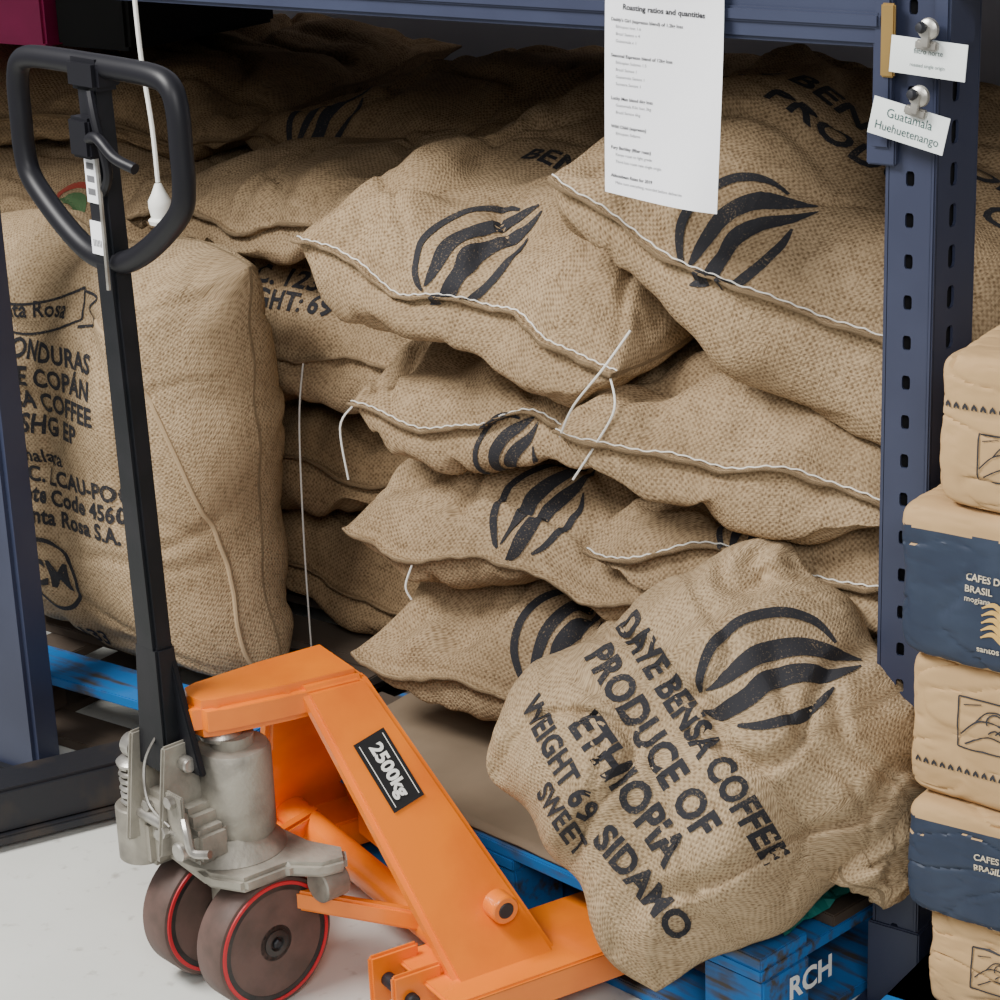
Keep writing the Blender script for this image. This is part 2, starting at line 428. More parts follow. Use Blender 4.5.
decal('printed_banner',merge(stroke([(-.12,.045),(-.04,.02),(.04,.03),(.12,.06)],[.004]*4),stroke([(-.12,-.005),(-.04,-.03),(.04,-.02),(.12,.01)],[.004]*4),stroke([(.12,.01),(.12,.06)],[.004]*2),stroke([(.12,.055),(.16,.05),(.14,.03),(.16,.01),(.12,.0)],[.004]*5)),s[1],(-1.57,.0,.742),(1,0,0),(0,-1,.0),INK,s[0])
print_text(s,'Santa Rosa',.036,(-1.57,.0,.754),(0,-1,.0),rot=5,bold=.02)
seam=[(-1.40,.76),(-1.34,.72),(-1.29,.63),(-1.245,.50),(-1.22,.36),(-1.205,.22),(-1.195,.15)]
P=[]
for x,z in [(q.x,q.y) for q in catmull([(a,b,0) for a,b in seam],6)]:
    h=s[1].ray_cast(Vector((x,-.5,z)),Vector((0,1,0)),1.0)
    if h[0] is not None: P.append(h[0])
t=tube('side_seam',P,.0045,BUR[1],None,8,False,2); t.parent=s[0]; t.matrix_parent_inverse=s[0].matrix_world.inverted()
# loose slumped sack in front
nv=Vector((.33,-.74,.58)).normalized(); xv=Vector((.708,-.173,-.685)); xv=(xv-nv*xv.dot(nv)).normalized(); yv=nv.cross(xv)
C4=Vector((-.182,-.09,.36))
M4=Matrix((( xv.x,yv.x,nv.x,C4.x),(xv.y,yv.y,nv.y,C4.y),(xv.z,yv.z,nv.z,C4.z),(0,0,0,1)))
s=sack(None,.48,.53,.31,seed=61,p=2.3,qa=.5,qb=.5,droop=.0,lip=.0,m=1,Mx=M4,fold=.8,flatb=.6,lump=.6,under=0,rnd=.15,crease=.9,vfold=.02)
c0=C4+nv*.12
def lp(t,size,a,b,**k): print_text(s,t,size,tuple(c0+xv*a+yv*b),tuple(nv),tuple(xv),**k)
lp('DAYE BENSA COFFEE',.048,-.015,-.008,narrow=.78,bold=.04)
lp('PRODUCE OF',.054,-.04,-.062,narrow=.85,bold=.04)
lp('ETHIOPIA',.056,-.0,-.118,narrow=.85,bold=.04,rot=3)
lp('SIDAMO',.046,.105,-.166,narrow=.9,bold=.04,rot=8)
lp('WEIGHT 69',.042,-.085,-.174,narrow=.8,bold=.035,rot=-3)
lp('SWEET',.036,-.02,-.212,narrow=.8,bold=.03,rot=0)
decal('printed_logo',xf(LOGO,.092,0,0,0,.86),s[1],tuple(c0+xv*-.035+yv*.112),tuple(xv),tuple(nv),INK,s[0],.014,.0016,16)
# gathered sack tail folded beside it
Mt=Matrix.Translation((.0,-.035,.31))@Matrix.Rotation(math.radians(25),4,'Z')@Matrix.Rotation(math.radians(50),4,'Y')@Matrix.Rotation(math.radians(20),4,'X')
t2=sack(None,.24,.20,.13,seed=66,p=2.2,droop=0,lip=0,m=1,Mx=Mt,fold=.8,under=0,rnd=.15,crease=.6,name='folded_sack_tail',flatb=1,lump=.7)
t2[0].parent=s[0]; t2[0].matrix_parent_inverse=M4.inverted()
# ------------------------------------------------------------------ pallets
def pallet(name,w,d,h,M,m1,m2,m3=None):
    e=empty(name,M); bt=.018; m3=m3 or m1
    for i in range(7):
        a=i*(d-.1)/6; box('deck_board_%d'%i,0,w,a,a+.095,h-bt,h,m1 if i==0 else m2,e,.002)
    for i in range(3):
        x=i*(w-.1)/2
        for j in range(3):
            y=j*(d-.1)/2; box('block_%d_%d'%(i,j),x,x+.1,y+.004,y+.1,bt,h-bt*2,m3,e,.003)
        box('stringer_%d'%i,x,x+.1,0,d,h-bt*2,h-bt,m3,e,.002)
        box('bottom_board_%d'%i,x-.001,x+.101,.001,d,0,bt,m3,e,.002)
    box('bottom_front_board',0,w,.0,.09,0.0,bt,m3,e,.002)
    return e
Rz=Matrix.Rotation(math.radians(-10),4,'Z')
cr=Vector((-.06,-.19,0))-Rz@Vector((1.0,0,0))
MP=Matrix.Translation(cr)@Rz
pl=pallet('wooden_pallet',1.0,1.0,.145,MP,BLUEWOOD,RAWWOOD)
g=text_geo('RCH',.045,.03); mk('stencil_mark',[(1.0022,.10+a,.075+b) for a,b in g[0]],g[1],WHITEP,pl)
pallet('wooden_pallet',1.15,1.1,.13,Matrix.Translation((-2.25,.01,0)),BLUEWOOD,RAWWOOD,RAWWOOD)
pallet('wooden_pallet',.9,.28,.11,Matrix.Translation((.085,-.16,0)),BLUEWOOD,RAWWOOD)
# cardboard slip sheet, slightly buckled
vs=[];fs=[];n1_,n2_=30,14
for top_ in (1,0):
    for j in range(n2_+1):
        for i in range(n1_+1):
            u=i/n1_;v=j/n2_; x=.06+.62*u; y=.006+.30*v
            z=.147+.004*top_+.012*max(0,noise.noise(Vector((u*4,v*3,1))))
            vs.append(MP@Vector((x,y,z)))
K=(n1_+1)*(n2_+1)
for j in range(n2_):
    for i in range(n1_):
        a=j*(n1_+1)+i; q=(a,a+1,a+n1_+2,a+n1_+1); fs.append(q); fs.append(tuple(x+K for x in q[::-1]))
for i in range(n1_): fs.append((i+1,i,i+K,i+1+K))
mk('cardboard_sheet',vs,fs,CARDB,None,True)
# crumpled teal film poking out behind the loose sack
vs=[];fs=[]
for j in range(13):
    for i in range(17):
        u=i/16;v=j/12
        vs.append(MP@Vector((.84+.15*u,.06+.16*v,.150+.035*abs(noise.noise(Vector((u*5,v*5,3))))+.03*math.sin(v*3.1)*math.sin(u*3.1))))
for j in range(12):
    for i in range(16): a=j*17+i; fs.append((a,a+1,a+18,a+17))
mk('teal_plastic_film',vs,fs,TEAL,None,False)
# ------------------------------------------------------------------ racking
def perf(name,W,Hh,pitch,slots,m,parent,M):
    vs=[];fs=[]
    def strip(x0,x1,sl):
        cx,sw,sh,zo=sl; nz=int(Hh/pitch)
        for k in range(nz):
            z0=k*pitch;z1=z0+pitch;cz=(z0+z1)/2
            inner=[];outer=[]
            for i in range(16):
                a=2*math.pi*(i+.5)/16; c,s_=math.cos(a),math.sin(a)
                f=1/((abs(c)**5+abs(s_)**5)**(1/5)); inner.append((cx+sw/2*c*f,cz+sh/2*s_*f))
                f2=1/max(abs(c),abs(s_)); outer.append(((x0+x1)/2+(x1-x0)/2*c*f2,cz+pitch/2*s_*f2))
            b=len(vs)
            for p_ in outer: vs.append((p_[0],0,p_[1]))
            for p_ in inner: vs.append((p_[0],0,p_[1]))
            for p_ in inner: vs.append((p_[0],.0035,p_[1]))
            for i in range(16):
                j=(i+1)%16; fs.append((b+i,b+j,b+16+j,b+16+i)); fs.append((b+16+i,b+16+j,b+32+j,b+32+i))
            cs=[(x1,z1),(x0,z1),(x0,z0),(x1,z0)]
            for q,(i,j) in enumerate(((1,2),(5,6),(9,10),(13,14))):
                vs.append((cs[q][0],0,cs[q][1])); fs.append((b+i,len(vs)-1,b+j))
    for x0,x1,sl in slots: strip(x0,x1,sl)
    o=mk(name,vs,fs,m,parent); o.matrix_local=M; return o
VOID=mat('upright_interior_shade',(.004,.004,.006),.9)  # near-black colour for the shade inside the hollow uprights
def upright(parent,tag,x,y,Hh,fw=.066,sd=.115):
    e=empty(tag,Matrix.Translation((x,y,0)),parent)
    perf('front_face',fw,Hh,.05,[(0.006,fw-.006,(fw/2,.011,.018,0))],BLUES,e,Matrix.Translation((0,0,0)))
    Rm=Matrix.Translation((fw,0,0))@Matrix.Rotation(math.radians(90),4,'Z')
    perf('side_face',sd,Hh,.05,[(.006,sd-.006,(sd*.42,.019,.028,0))],BLUES,e,Rm)
    box('corner_fold_a',0,.007,0,.006,0,Hh,BLUES,e,.002)
    box('corner_fold_b',fw-.007,fw,-.001,.007,0,Hh,BLUES,e,.002)
    box('rear_fold',fw-.012,fw,sd-.007,sd,0,Hh,BLUES,e,.002)
    box('left_web',.001,.004,.004,sd,0,Hh,BLUES,e,0)
    box('hollow_shade_box',.006,fw-.008,.012,sd-.008,0,Hh,VOID,e,0)  # added dark box, reads as shade behind the holes
    box('foot_plate',-.02,fw+.03,-.02,sd+.02,0,.006,BLUES,e,.001)
    box('foot_sleeve',-.004,fw+.004,-.004,sd*.6,.006,.13,BLUES,e,.002)
    return e
rack=empty('pallet_rack')
upright(rack,'upright_right_front',0.0,0,1.75)
upright(rack,'upright_left_front',-2.7,0,1.75)
upright(rack,'upright_right_rear',0.0,1.3,1.75)
upright(rack,'upright_left_rear',-2.7,1.3,1.75)
box('front_beam',-2.64,-.002,-.012,.035,1.277,1.40,BLUES,rack,.006)
box('beam_lip',-2.64,-.002,-.018,.0,1.30,1.318,BLUES,rack,.003)
box('rear_beam',-2.64,-.002,1.33,1.37,1.277,1.40,BLUES,rack,.005)
box('next_bay_beam',.068,1.3,-.012,.035,1.34,1.46,BLUES,rack,.006)
box('beam_connector',-.012,.012,-.014,.0,1.16,1.42,BLUES,rack,.003)
box('beam_connector_hook',-.02,.018,-.010,.0,1.14,1.18,BLUES,rack,.002)
box('next_connector',.068,.088,-.02,.05,1.28,1.46,BLUES,rack,.003)
box('shelf_shade_deck',-2.7,1.3,.03,1.36,1.40,1.42,RAWWOOD,rack,.002)  # unseen deck above the beam, put in to shade the bay
box('brass_label_holder',.0,.018,-.018,-.012,1.245,1.33,mat('brass',(.40,.26,.09),.45,.7),rack,.002)
# ------------------------------------------------------------------ paper sheet
pe=empty('paper_sheet')
def sheet(name,x0,x1,z0,z1,y,curl,m,parent,n=14):
    vs=[];fs=[]
    for j in range(n+1):
        for i in range(n+1):
            u=i/n;v=j/n
            yy=y-curl*(v**2)*(.6+.8*math.sin(u*3))-.004*math.sin(u*5+v*3)
            vs.append((x0+(x1-x0)*u,yy,z1-(z1-z0)*v-(.012*u)))
    for j in range(n):
        for i in range(n): fs.append((j*(n+1)+i,(j+1)*(n+1)+i,(j+1)*(n+1)+i+1,j*(n+1)+i+1))
    o=mk(name,vs,fs,m,parent,True); return o,BVHTree.FromPolygons([Vector(v) for v in vs],fs)
sh=sheet('page',-.372,-.205,1.080,1.355,-.026,.018,PAPER,pe)
def pline(t,size,x,z,al='LEFT',bold=0,m=GREY):
    decal('printed_line',text_geo(t,size,bold,al),sh[1],(x,-.03,z),(1,0,-.06),(0,-1,0),m,pe,.02,.0006)
pline('Roasting ratios and quantities',.0095,-.288,1.308,'CENTER',.03,FLATINK)
z=1.296
rows=[('Daddy\'s Girl (espresso blend) of 1.2kg loss',1),('Ethiopian loss 1.6',0),('Brazil Santos x 4',0),('Guatemala x 1',0),('',0),('Seasonal Espresso blend of 12kg loss',1),('Ethiopian Sidamo 1.5',0),('Brazil Santos 1',0),('Guatemala Santos 1',0),('Sumatra Santos 1',0),('',0),('Lucky Man blend 6kg loss',1),('Guatemala Kilo loss 3kg',0),('Brazil Santos 6kg',0),('',0),('Wild Child (espresso)',1),('Ethiopian Sidamo',0),('',0),('Fury Berkley (filter roast)',1),('Kenya roast to light grade',0),('Third lots roast rate single origin',0),('',0),('Abbotsbean Rates for 2019',1),('Make sure everything recorded before deliveries',0)]
for t,b in rows:
    if t: pline(t,.0058 if b else .0052,-.362 if b else -.355,z,'LEFT',.02 if b else 0,FLATINK if b else GREY)
    z-=.0088
# tags with clips
GI=mat('green_ink',(.02,.07,.065),.6)
def tag(name,cx,cz,w,h,rot,y,lines,clipd):
    e=empty(name,Matrix.Translation((cx,y,cz))@Matrix.Rotation(math.radians(rot),4,'Y'))
    box('card',-w/2,w/2,-.0006,.0006,-h/2,h/2,CARD,e,0)
    for k,(t,sz) in enumerate(lines):
        g=text_geo(t,sz,.0); mk('writing',[(a*.9,-.0012,b+h*.16-k*h*.38) for a,b in g[0]],g[1],GI,e)
    cx2,cz2=clipd
    lathe('clip_magnet',[(.0,0),(.011,0),(.013,.003),(.012,.007),(.008,.010),(0,.010)],STEEL,e,(cx2,-.002,cz2+.012),(0,-1,0),28)
    lathe('clip_knob',[(.0,0),(.005,0),(.007,.006),(.005,.010),(0,.011)],DARKM,e,(cx2-.003,-.011,cz2+.014),(-.3,-1,.1),20)
    box('clip_jaw',cx2-.014,cx2+.014,-.010,-.002,cz2-.012,cz2-.001,STEEL,e,.002)
    box('clip_arm',cx2-.005,cx2+.005,-.014,-.009,cz2-.008,cz2+.016,STEEL,e,.001)
tag('label_tag',.066,1.272,.095,.042,4,-.028,[('filtro norte',.009),('roasted single origin',.006)],(.0,.022))
tag('label_tag',.044,1.194,.098,.044,12,-.030,[('Guatamala',.0155),('Huehuetenango',.0145)],(.008,.026))
# ------------------------------------------------------------------ hanging cable
ce=empty('hanging_power_cable')
tube('cable',[(-1.175,-.03,1.40),(-1.17,-.035,1.3),(-1.172,-.03,1.2),(-1.162,-.03,1.1),(-1.16,-.03,1.02)],.0035,WHITEP,ce,8)
lathe('plug_socket',[(0,0),(.017,0),(.019,.006),(.014,.010),(.017,.025),(.017,.035),(.011,.046),(.005,.06),(.0,.061)],WHITEP,ce,(-1.16,-.03,.958),(0,0,1),24)
# ------------------------------------------------------------------ cartons top-left
box('magenta_carton',-2.55,-2.10,.66,1.1,1.065,1.27,PINK,None,.006)
kc=empty('black_crate')
box('crate_body',-2.09,-1.90,.68,1.1,1.065,1.22,BLK,kc,.008); box('crate_rim',-2.095,-1.895,.675,1.105,1.21,1.235,BLK,kc,.004)
# ------------------------------------------------------------------ paper bags (right)
def bag(x0,x1,y0,y1,z0,z1,seed,navy,yaw=0):
    name='paper_coffee_bag'
    w,d,h=(x1-x0)/2,(y1-y0)/2,(z1-z0)/2; n=60
    bm=bmesh.new(); bmesh.ops.create_cube(bm,size=2)
    bmesh.ops.subdivide_edges(bm,edges=bm.edges[:],cuts=n,use_grid_fill=True)
    M=Matrix.Translation(((x0+x1)/2,(y0+y1)/2,(z0+z1)/2))@Matrix.Rotation(math.radians(yaw),4,'Z')
    for v in bm.verts:
        c=v.co.copy(); pw=12.0; l6=(abs(c.x)**pw+abs(c.y)**pw+abs(c.z)**pw)**(1/pw); q=c/l6
        k=Vector((q.x*w,q.y*d,q.z*h))
        nz=lambda f,o:noise.noise(Vector((c.x*f+seed*3,c.y*f+o,c.z*f)))
        fx=.006*nz(1.3,0)+.0010*nz(6,4)
        for f_,am in ((1.6,.004),(3.4,.002)):
            r_=1-abs(nz(f_,seed+f_)*1.9); fx-=am*max(0,(r_-.86)/.14)**1.5
        k+=q.normalized()*fx
        v.co=k
    o=from_bm(bm,name,KRAFT,None,True); o.matrix_world=M
    o.data.materials.append(NAVY)
    if navy:
        for p in o.data.polygons:
            c=p.center
            if -h*.95<c.z<h*.70 and c.y<d*.98 and abs(p.normal.z)<.8: p.material_index=1
    bvh=BVHTree.FromPolygons([M@v.co for v in o.data.vertices],[tuple(p.vertices) for p in o.data.polygons])
    return o,bvh
CREAM=mat('cream_ink',(.60,.52,.38),.7); GOLD=mat('gold_ink',(.62,.38,.10),.6)
def bdec(b,g,x,y,z,m,ed=.012): decal('printed_graphic',g,b[1],(x,y-.05,z),(1,0,0),(0,-1,0),m,b[0],ed,.0014)
def rectg(w,h,t): return merge(stroke([(-w/2,-h/2),(w/2,-h/2)],[t,t],6,1),stroke([(-w/2,h/2),(w/2,h/2)],[t,t],6,1),stroke([(-w/2,-h/2),(-w/2,h/2)],[t,t],6,1),stroke([(w/2,-h/2),(w/2,h/2)],[t,t],6,1))
def handg(s): return xf(merge(stroke([(-.6,-.25),(-.3,.05),(0,.12),(.3,.02),(.55,-.1)],[.03]*5),stroke([(-.5,-.42),(-.1,-.2),(.2,-.22),(.5,-.38)],[.03]*4),stroke([(-.3,.05),(-.1,.28),(.15,.32),(.3,.2)],[.03]*4),arc(.1,.1,.18,20,200,.03),stroke([(.1,-.1),(.25,.02),(.4,-.1)],[.03]*3),stroke([(-.05,-.12),(.1,-.02),(.22,-.12)],[.03]*3),stroke([(-.55,.35),(-.2,.42)],[.02]*2),stroke([(.2,.42),(.5,.36)],[.02]*2)),s)
def dots(w): return merge(*[xf(stroke([(-.003,-.002),(0,.004),(.003,-.002)],[.001,.005,.001],2,1),1,0,-w/2+w*i/18,0) for i in range(19)])
b=bag(.132,.52,-.13,.06,.775,.962,1,False,2)
bdec(b,rectg(.07,.055,.0015),.225,-.12,.845,FLATINK); bdec(b,handg(.055),.225,-.12,.845,FLATINK); bdec(b,dots(.2),.25,-.12,.90,FLATINK)
b=bag(.092,.50,-.14,.06,.582,.777,2,True,0)
bdec(b,text_geo('CAFES DO',.0115,.02,'LEFT'),.182,-.13,.700,CREAM); bdec(b,text_geo('BRASIL',.0115,.02,'LEFT'),.182,-.13,.686,CREAM)
bdec(b,text_geo('mogiana',.010,.01,'LEFT'),.182,-.13,.674,CREAM)
bdec(b,text_geo('santos',.011,.02,'LEFT'),.20,-.13,.615,CREAM)
bdec(b,merge(*[xf(stroke([(-.02,0),(-.005,.006),(.01,-.004),(.025,.003)],[.001,.006,.006,.001]),1,0,0,.009*k) for k in range(5)]),.225,-.13,.630,GOLD)
b=bag(.106,.50,-.13,.06,.397,.584,3,False,-2)
bdec(b,rectg(.085,.065,.0015),.215,-.12,.51,FLATINK); bdec(b,handg(.065),.215,-.12,.51,FLATINK); bdec(b,dots(.2),.22,-.12,.445,FLATINK)
b=bag(.110,.50,-.14,.06,.247,.399,4,True,1)
bdec(b,text_geo('CAFES DO',.0115,.02,'LEFT'),.205,-.13,.345,CREAM); bdec(b,text_geo('BRASIL',.0115,.02,'LEFT'),.205,-.13,.331,CREAM)
b=bag(.136,.52,-.13,.06,.11,.249,5,False,-1)
bdec(b,rectg(.07,.055,.0015),.235,-.12,.185,FLATINK); bdec(b,handg(.05),.235,-.12,.185,FLATINK)
tube('cable_loop',[(.30,-.10,.972),(.27,-.12,1.0),(.24,-.12,.985),(.26,-.11,.970),(.3,-.11,.969)],.003,WHITEP,None,8)
# ------------------------------------------------------------------ pallet jack
J=empty('pallet_jack',Matrix.Translation((-.765,-.405,0))@Matrix.Rotation(math.radians(-23),4,'Z'))
prism('top_bracket',[(-.045,-.02),(-.035,-.045),(0,-.055),(.035,-.045),(.045,-.02),(.058,.08),(.064,.192),(-.064,.192),(-.058,.08)],.392,.445,ORANGE,J,.012)
xt_,xb=.062,.315
for sgn,nm in ((1,'leg_near'),(-1,'leg_far')):
    c8=[(sgn*(xb-.04),.175,.072),(sgn*xb,.175,.072),(sgn*xb,.335,.072),(sgn*(xb-.04),.335,.072),
        (sgn*(xt_-.035),.092,.44),(sgn*xt_,.096,.437),(sgn*xt_,.192,.437),(sgn*(xt_-.035),.192,.44)]
    hexa(nm,c8,ORANGE,J,.008)
    f=empty('fork_'+nm,None,J)
    x0,x1=(.190,.35) if sgn>0 else (-.35,-.190)
    box('fork_top',x0,x1,.14,.98,.078,.086,ORANGE,f,.003)
    box('fork_side_a',x0,x0+.006,.14,.98,.04,.084,ORANGE,f,.002)
    box('fork_side_b',x1-.006,x1,.14,.98,.04,.084,ORANGE,f,.002)
    hexa('fork_tip',[(x0+.01,.975,.045),(x1-.01,.975,.045),(x1-.05,1.1,.045),(x0+.05,1.1,.045),(x0,.97,.086),(x1,.97,.086),(x1-.05,1.1,.06),(x0+.05,1.1,.06)],ORANGE,f,.003)
    box('heel_lug_a',x0+.012,x0+.022,.095,.17,.03,.105,ORANGE,f,.004)
    box('heel_lug_b',x0+.075,x0+.085,.095,.17,.03,.105,ORANGE,f,.004)
    cyl('heel_pin',(x0+.005,.12,.066),(x0+.095,.12,.066),.010,DARKM,f)
    cyl('load_roller',(x0+.04,.9,.038),(x1-.04,.9,.038),.036,TYRE,f)
    xs=sgn*(xb-.055)
    cyl('axle_boss',(xs,.262,.158),(xs+sgn*.030,.262,.158),.020,ORANGE,J)
    cyl('axle_pin',(xs,.262,.158),(xs+sgn*.0315,.262,.158),.012,DARKM,J)
hexa('back_plate',[(-.26,.312,.075),(.26,.312,.075),(.26,.322,.075),(-.26,.322,.075),(-.06,.178,.42),(.06,.178,.42),(.06,.188,.42),(-.06,.188,.42)],ORANGE,J,.002)
box('cross_member',-.19,.19,.29,.325,.06,.12,ORANGE,J,.004)
cyl('torsion_tube',(-.27,.21,.10),(.27,.21,.10),.024,ORANGE,J)
for sx in (-1,1):
    hexa('push_link_%d'%(sx+2),[(sx*.05-.012,.03,.135),(sx*.05+.012,.03,.135),(sx*.2+.012,.23,.09),(sx*.2-.012,.23,.09),(sx*.05-.012,.03,.165),(sx*.05+.012,.03,.165),(sx*.2+.012,.23,.12),(sx*.2-.012,.23,.12)],ORANGE,J,.004)
top=Vector((xt_,.144,.437)); bot=Vector((xb,.255,.072)); dn=(bot-top).normalized()
e1=Vector((0,1,0)); nn=e1.cross(bot-top).normalized()
if nn.x<0: nn=-nn
cc=top+(bot-top)*.30+nn*.0015
ty=nn.cross(dn); tx=dn
def lab(name,w,h,m,off):
    mk(name,[cc+tx*a+ty*b+nn*off for a,b in ((-w/2,-h/2),(w/2,-h/2),(w/2,h/2),(-w/2,h/2))],[(0,1,2,3)],m,J)
lab('capacity_label',.105,.052,BLK,.001)
g=text_geo('2500kg',.027,.04); mk('capacity_text',[cc+tx*a+ty*b+nn*.0022 for a,b in g[0]],g[1],WHITEP,J)
for q in (1,-1): mk('label_rule',[cc+tx*a+ty*b+nn*.0022 for a,b in ((-.047,q*.020-.0006),(.047,q*.020-.0006),(.047,q*.020+.0006),(-.047,q*.020+.0006))],[(0,1,2,3)],WHITEP,J)
# steering group
S=empty('steering_group',Matrix.Rotation(math.radians(11),4,'Z'),J)
def wheel(nm,x):
    e=empty(nm,Matrix.Translation((x,0,.096)),S)
    lathe('tread',[(.087,-.027),(.093,-.026),(.096,-.021),(.096,.021),(.093,.026),(.087,.027)],TYRE,e,(0,0,0),(1,0,0),64)
    for sg in (1,-1):
        lathe('rim_%d'%(sg+2),[(.0835,0),(.0835,.0285),(.0880,.0285),(.0890,.026),(.0890,0)],RED,e,(0,0,0),(sg,0,0),64)
        lathe('hub_%d'%(sg+2),[(.083,0),(.083,.0275),(.076,.0275),(.072,.010),(.038,.006),(.033,.024),(.026,.027),(.0,.027)],HUB,e,(0,0,0),(sg,0,0),64)
        for k in range(5):
            a=2*math.pi*k/5+.3; c,s_=math.cos(a),math.sin(a); p=Vector((sg*.0155,c*.055,s_*.055))
            box('rib_%d_%d'%(sg+2,k),-.010,.010,-.007,.007,-.022,.022,HUB,e,.002,Matrix.Translation(p)@Matrix.Rotation(a-math.pi/2,4,'X'))
        lathe('bearing_%d'%(sg+2),[(.019,0),(.019,.029),(.011,.030),(.009,.027),(0,.027)],HUB,e,(0,0,0),(sg,0,0),32)
        lathe('axle_nut_%d'%(sg+2),[(.007,0),(.007,.031),(.005,.033),(0,.033)],DARKM,e,(0,0,0),(sg,0,0),6)
wheel('steer_wheel_near',.064); wheel('steer_wheel_far',-.064)
cyl('wheel_axle',(-.1,0,.096),(.09,0,.096),.010,STEEL,S)
cyl('axle_post',(0,0,.06),(0,0,.22),.03,CAST,S)
prism('yoke_plate',[(-.085,-.06),(.05,-.075),(.10,-.05),(.105,.02),(.14,.05),(.15,.085),(.12,.105),(.07,.085),(-.05,.08),(-.09,.04)],.192,.214,CAST,S,.006)
cyl('yoke_boss',(.118,.055,.17),(.118,.095,.17),.024,CAST,S)
lathe('swivel_base',[(0,0),(.075,0),(.078,.01),(.06,.03),(.056,.04),(0,.04)],CAST,S,(0,0,.205),(0,0,1),40)
lathe('pump_cylinder',[(0,0),(.048,0),(.052,.008),(.052,.12),(.048,.128),(.03,.13),(.03,.145),(0,.145)],CAST,S,(.01,.01,.235),(0,0,1),40)
cyl('ram_rod',(.01,.01,.37),(.005,.005,.40),.018,STEEL,S)
lathe('ram_cap',[(0,0),(.028,0),(.03,.006),(.024,.016),(0,.018)],STEEL,S,(.0,.0,.375),(0,0,1),30)
box('pump_block',-.10,.03,-.085,.0,.225,.30,CAST,S,.010)
box('valve_block',-.03,.05,-.085,-.03,.225,.275,CAST,S,.008)
cyl('valve_plug',(.03,-.085,.25),(.03,-.105,.25),.013,STEEL,S)
cyl('plunger_housing',(-.098,-.075,.19),(-.098,-.075,.27),.034,CAST,S)
box('housing_bridge',-.12,-.05,-.09,-.04,.19,.26,CAST,S,.008)
spr=[(-.098+.021*math.cos(t*.6),-.075+.021*math.sin(t*.6),.268+.0010*t) for t in range(62)]
tube('return_spring',spr,.0045,STEEL,S,8,False,1)
cyl('plunger_rod',(-.098,-.075,.26),(-.098,-.075,.35),.011,STEEL,S)
lathe('spring_cap',[(0,0),(.026,0),(.027,.004),(.02,.010),(0,.012)],STEEL,S,(-.098,-.075,.33),(0,0,1),28)
lathe('plunger_roller',[(0,0),(.017,0),(.018,.003),(.018,.02),(0,.02)],STEEL,S,(-.108,-.075,.356),(1,0,0),24)
for x in (-.075,.0):
    hexa('bracket_plate_%d'%int((x+1)*100),[(x-.004,-.115,.235),(x+.004,-.115,.235),(x+.004,-.03,.225),(x-.004,-.03,.225),(x-.004,-.095,.39),(x+.004,-.095,.39),(x+.004,-.045,.39),(x-.004,-.045,.39)],CAST,S,.003)
cyl('pivot_pin',(-.09,-.065,.36),(.02,-.065,.36),.011,STEEL,S)
cyl('lower_pin',(-.09,-.09,.27),(.02,-.09,.27),.009,STEEL,S)
tube('release_lever',[(.03,-.09,.30),(.05,-.1,.285),(.06,-.1,.26),(.085,-.09,.262)],.006,STEEL,S,8)
box('release_tab',-.01,.04,-.098,-.092,.245,.33,CAST,S,.002)
tube('release_chain',[(-.03,-.075,.40),(-.035,-.1,.36),(-.02,-.11,.31),(.01,-.1,.28)],.002,STEEL,S,6)
for k,(x,y,z_) in enumerate(((-.055,-.085,.285),(-.03,-.085,.25),(.02,-.098,.32),(-.0,-.098,.27))):
    cyl('bolt_%d'%k,(x,y,z_),(x,y-.01,z_),.009,STEEL,S,6,.001)
hx=-.040
hexa('handle_socket',[(hx-.034,-.085,.34),(hx+.034,-.085,.34),(hx+.034,-.045,.34),(hx-.034,-.045,.34),(hx-.026,-.08,.52),(hx+.026,-.08,.52),(hx+.026,-.05,.52),(hx-.026,-.05,.52)],BLACKM,S,.004)
hexa('handle_gusset',[(hx-.03,-.06,.345),(hx+.075,-.06,.345),(hx+.075,-.05,.345),(hx-.03,-.05,.345),(hx-.02,-.06,.52),(hx+.02,-.06,.52),(hx+.02,-.05,.52),(hx-.02,-.05,.52)],BLACKM,S,.002)
xt=hx-.020
hexa('handle_shaft',[(hx-.023,-.08,.50),(hx+.023,-.08,.50),(hx+.023,-.05,.50),(hx-.023,-.05,.50),(xt-.019,-.08,1.27),(xt+.019,-.08,1.27),(xt+.019,-.05,1.27),(xt-.019,-.05,1.27)],BLACKM,S,.005)
L=[(0,1.030),(.040,1.035),(.085,1.055),(.135,1.088),(.168,1.118),(.177,1.15),(.177,1.19),(.176,1.235),(.165,1.262),(.135,1.272),(.06,1.274),(0,1.274)]
pts=[(xt+a,-.066,b) for a,b in L]+[(xt-a,-.066,b) for a,b in L[-2:0:-1]]
tube('handle_loop',pts,.0145,BLACKP,S,16,True,5)
box('handle_head',xt-.03,xt+.035,-.086,-.046,1.245,1.284,BLACKP,S,.006)
tube('control_lever',[(xt+.01,-.09,1.185),(xt+.05,-.10,1.195),(xt+.085,-.10,1.175),(xt+.12,-.095,1.165)],.007,BLACKP,S,10)
tube('control_guard',[(xt+.02,-.085,1.245),(xt+.035,-.09,1.21),(xt+.045,-.085,1.15),(xt+.02,-.08,1.12)],.006,BLACKP,S,8)
box('lever_pivot',xt-.014,xt+.03,-.10,-.076,1.165,1.215,BLACKP,S,.004)
tube('lever_rod',[(xt+.022,-.085,1.17),(xt+.028,-.088,1.1),(xt+.022,-.085,1.0)],.003,STEEL,S,6)
def stick(x,z,w,h,m=PAPER): box('sticker',x-w/2,x+w/2,-.0818,-.0806,z-h/2,z+h/2,m,S,0)
stick(xt,1.135,.024,.058); stick(xt+.002,1.062,.028,.042)
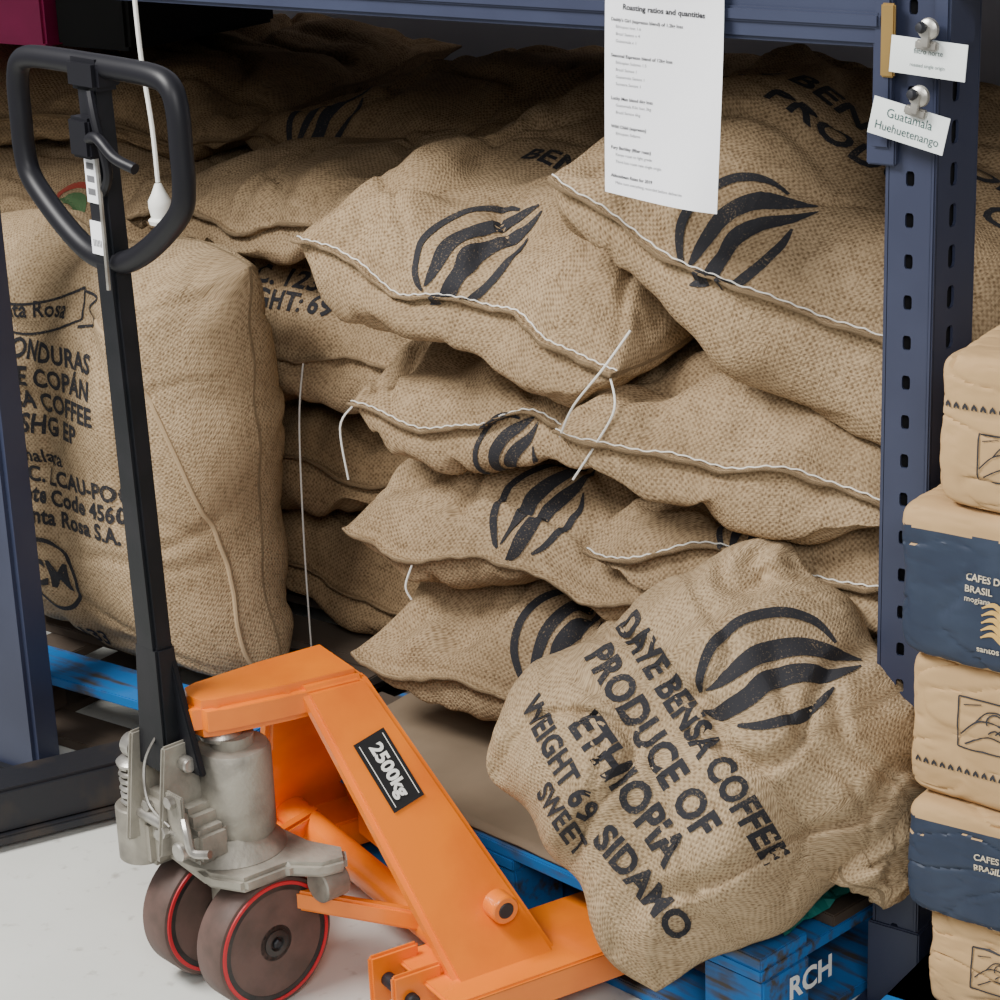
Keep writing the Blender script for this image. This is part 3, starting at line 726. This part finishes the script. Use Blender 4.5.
g=text_geo('IIIIII',.013,.0); mk('barcode',[(xt+.002+a,-.0822,1.055+b) for a,b in g[0]],g[1],FLATINK,S)
for k in range(3): 
    box('pictogram_%d'%k,xt-.008,xt+.008,-.0822,-.0818,1.116+k*.016,1.124+k*.016,GREY,S,0)
# ------------------------------------------------------------------ mast trolley at left
tr=empty('steel_mast_trolley')
R2=Matrix.Translation((-1.30,-.22,0))@Matrix.Rotation(math.radians(-27),4,'Z')
box('channel_rail',-.085,0,-.6,.14,.025,.10,DARKM,tr,.006,R2)
box('rail_flange',-.005,.012,-.6,.14,.012,.028,DARKM,tr,.003,R2)
cyl('caster',R2@Vector((-.09,.05,.032)),R2@Vector((-.03,.05,.032)),.032,HUB,tr)
cyl('caster_rear',R2@Vector((-.09,-.45,.032)),R2@Vector((-.03,-.45,.032)),.032,HUB,tr)
box('mast_post',-1.60,-1.468,-.115,-.055,.0,1.75,BLUES,tr,.008)
box('mast_foot',-1.60,-1.36,-.13,-.04,.0,.02,DARKM,tr,.003)
# ------------------------------------------------------------------ room shell
m,t,b=nt('painted_concrete_floor')
n1=noise_n(t,2.2,5,'Object',.6); n2=noise_n(t,35,3)
c=mixc(t,ramp(t,n1,.35,.7),(.69,.70,.655),(.60,.61,.565)); c=mixc(t,ramp(t,n2,.62,.78),c,(.42,.41,.37))
t.links.new(c,b.inputs['Base Color']); b.inputs['Roughness'].default_value=.38; bump(t,b,n2,.08,.002)
mk('floor',[(-5,-6,0),(5,-6,0),(5,1.6,0),(-5,1.6,0)],[(0,1,2,3)],m)
WALL=mat('grey_painted_wall',(.45,.44,.48),.8,0,(.40,.39,.43),3)
mk('wall_back',[(-5,1.6,0),(5,1.6,0),(5,1.6,3.4),(-5,1.6,3.4)],[(0,1,2,3)],WALL)
# ------------------------------------------------------------------ camera & lights
F=Vector((-.5587,.7607,-.3305)).normalized(); r=.039
R0=Vector((.806,.592,0)).normalized(); U0=R0.cross(F)
Rv=R0*math.cos(r)-U0*math.sin(r); U=U0*math.cos(r)+R0*math.sin(r)
cam=bpy.data.cameras.new('camera'); co=bpy.data.objects.new('camera',cam); COL.objects.link(co)
cam.sensor_width=36; cam.lens=84.6; cam.clip_start=.05
co.matrix_world=Matrix(((Rv.x,U.x,-F.x,1.247),(Rv.y,U.y,-F.y,-2.492),(Rv.z,U.z,-F.z,1.7),(0,0,0,1)))
bpy.context.scene.camera=co
def area(name,loc,target,size,energy,col):
    l=bpy.data.lights.new(name,'AREA'); l.shape='RECTANGLE'; l.size,l.size_y=size; l.energy=energy; l.color=col
    o=bpy.data.objects.new(name,l); COL.objects.link(o); o.location=loc
    o.rotation_euler=(Vector(target)-Vector(loc)).to_track_quat('-Z','Y').to_euler()
area('ceiling_light_panel',(-1.7,-1.9,3.2),(-.6,-.1,.3),(1.6,.9),205,(1,.98,.95))
area('front_right_area_light',(1.8,-3.0,2.9),(-.2,0,.5),(1.4,1.4),90,(1,.99,.97))  # unseen soft area lamp, high at the front right
w=bpy.data.worlds.new('world'); bpy.context.scene.world=w; w.use_nodes=True
w.node_tree.nodes['Background'].inputs[0].default_value=(.95,.96,1,1); w.node_tree.nodes['Background'].inputs[1].default_value=.30
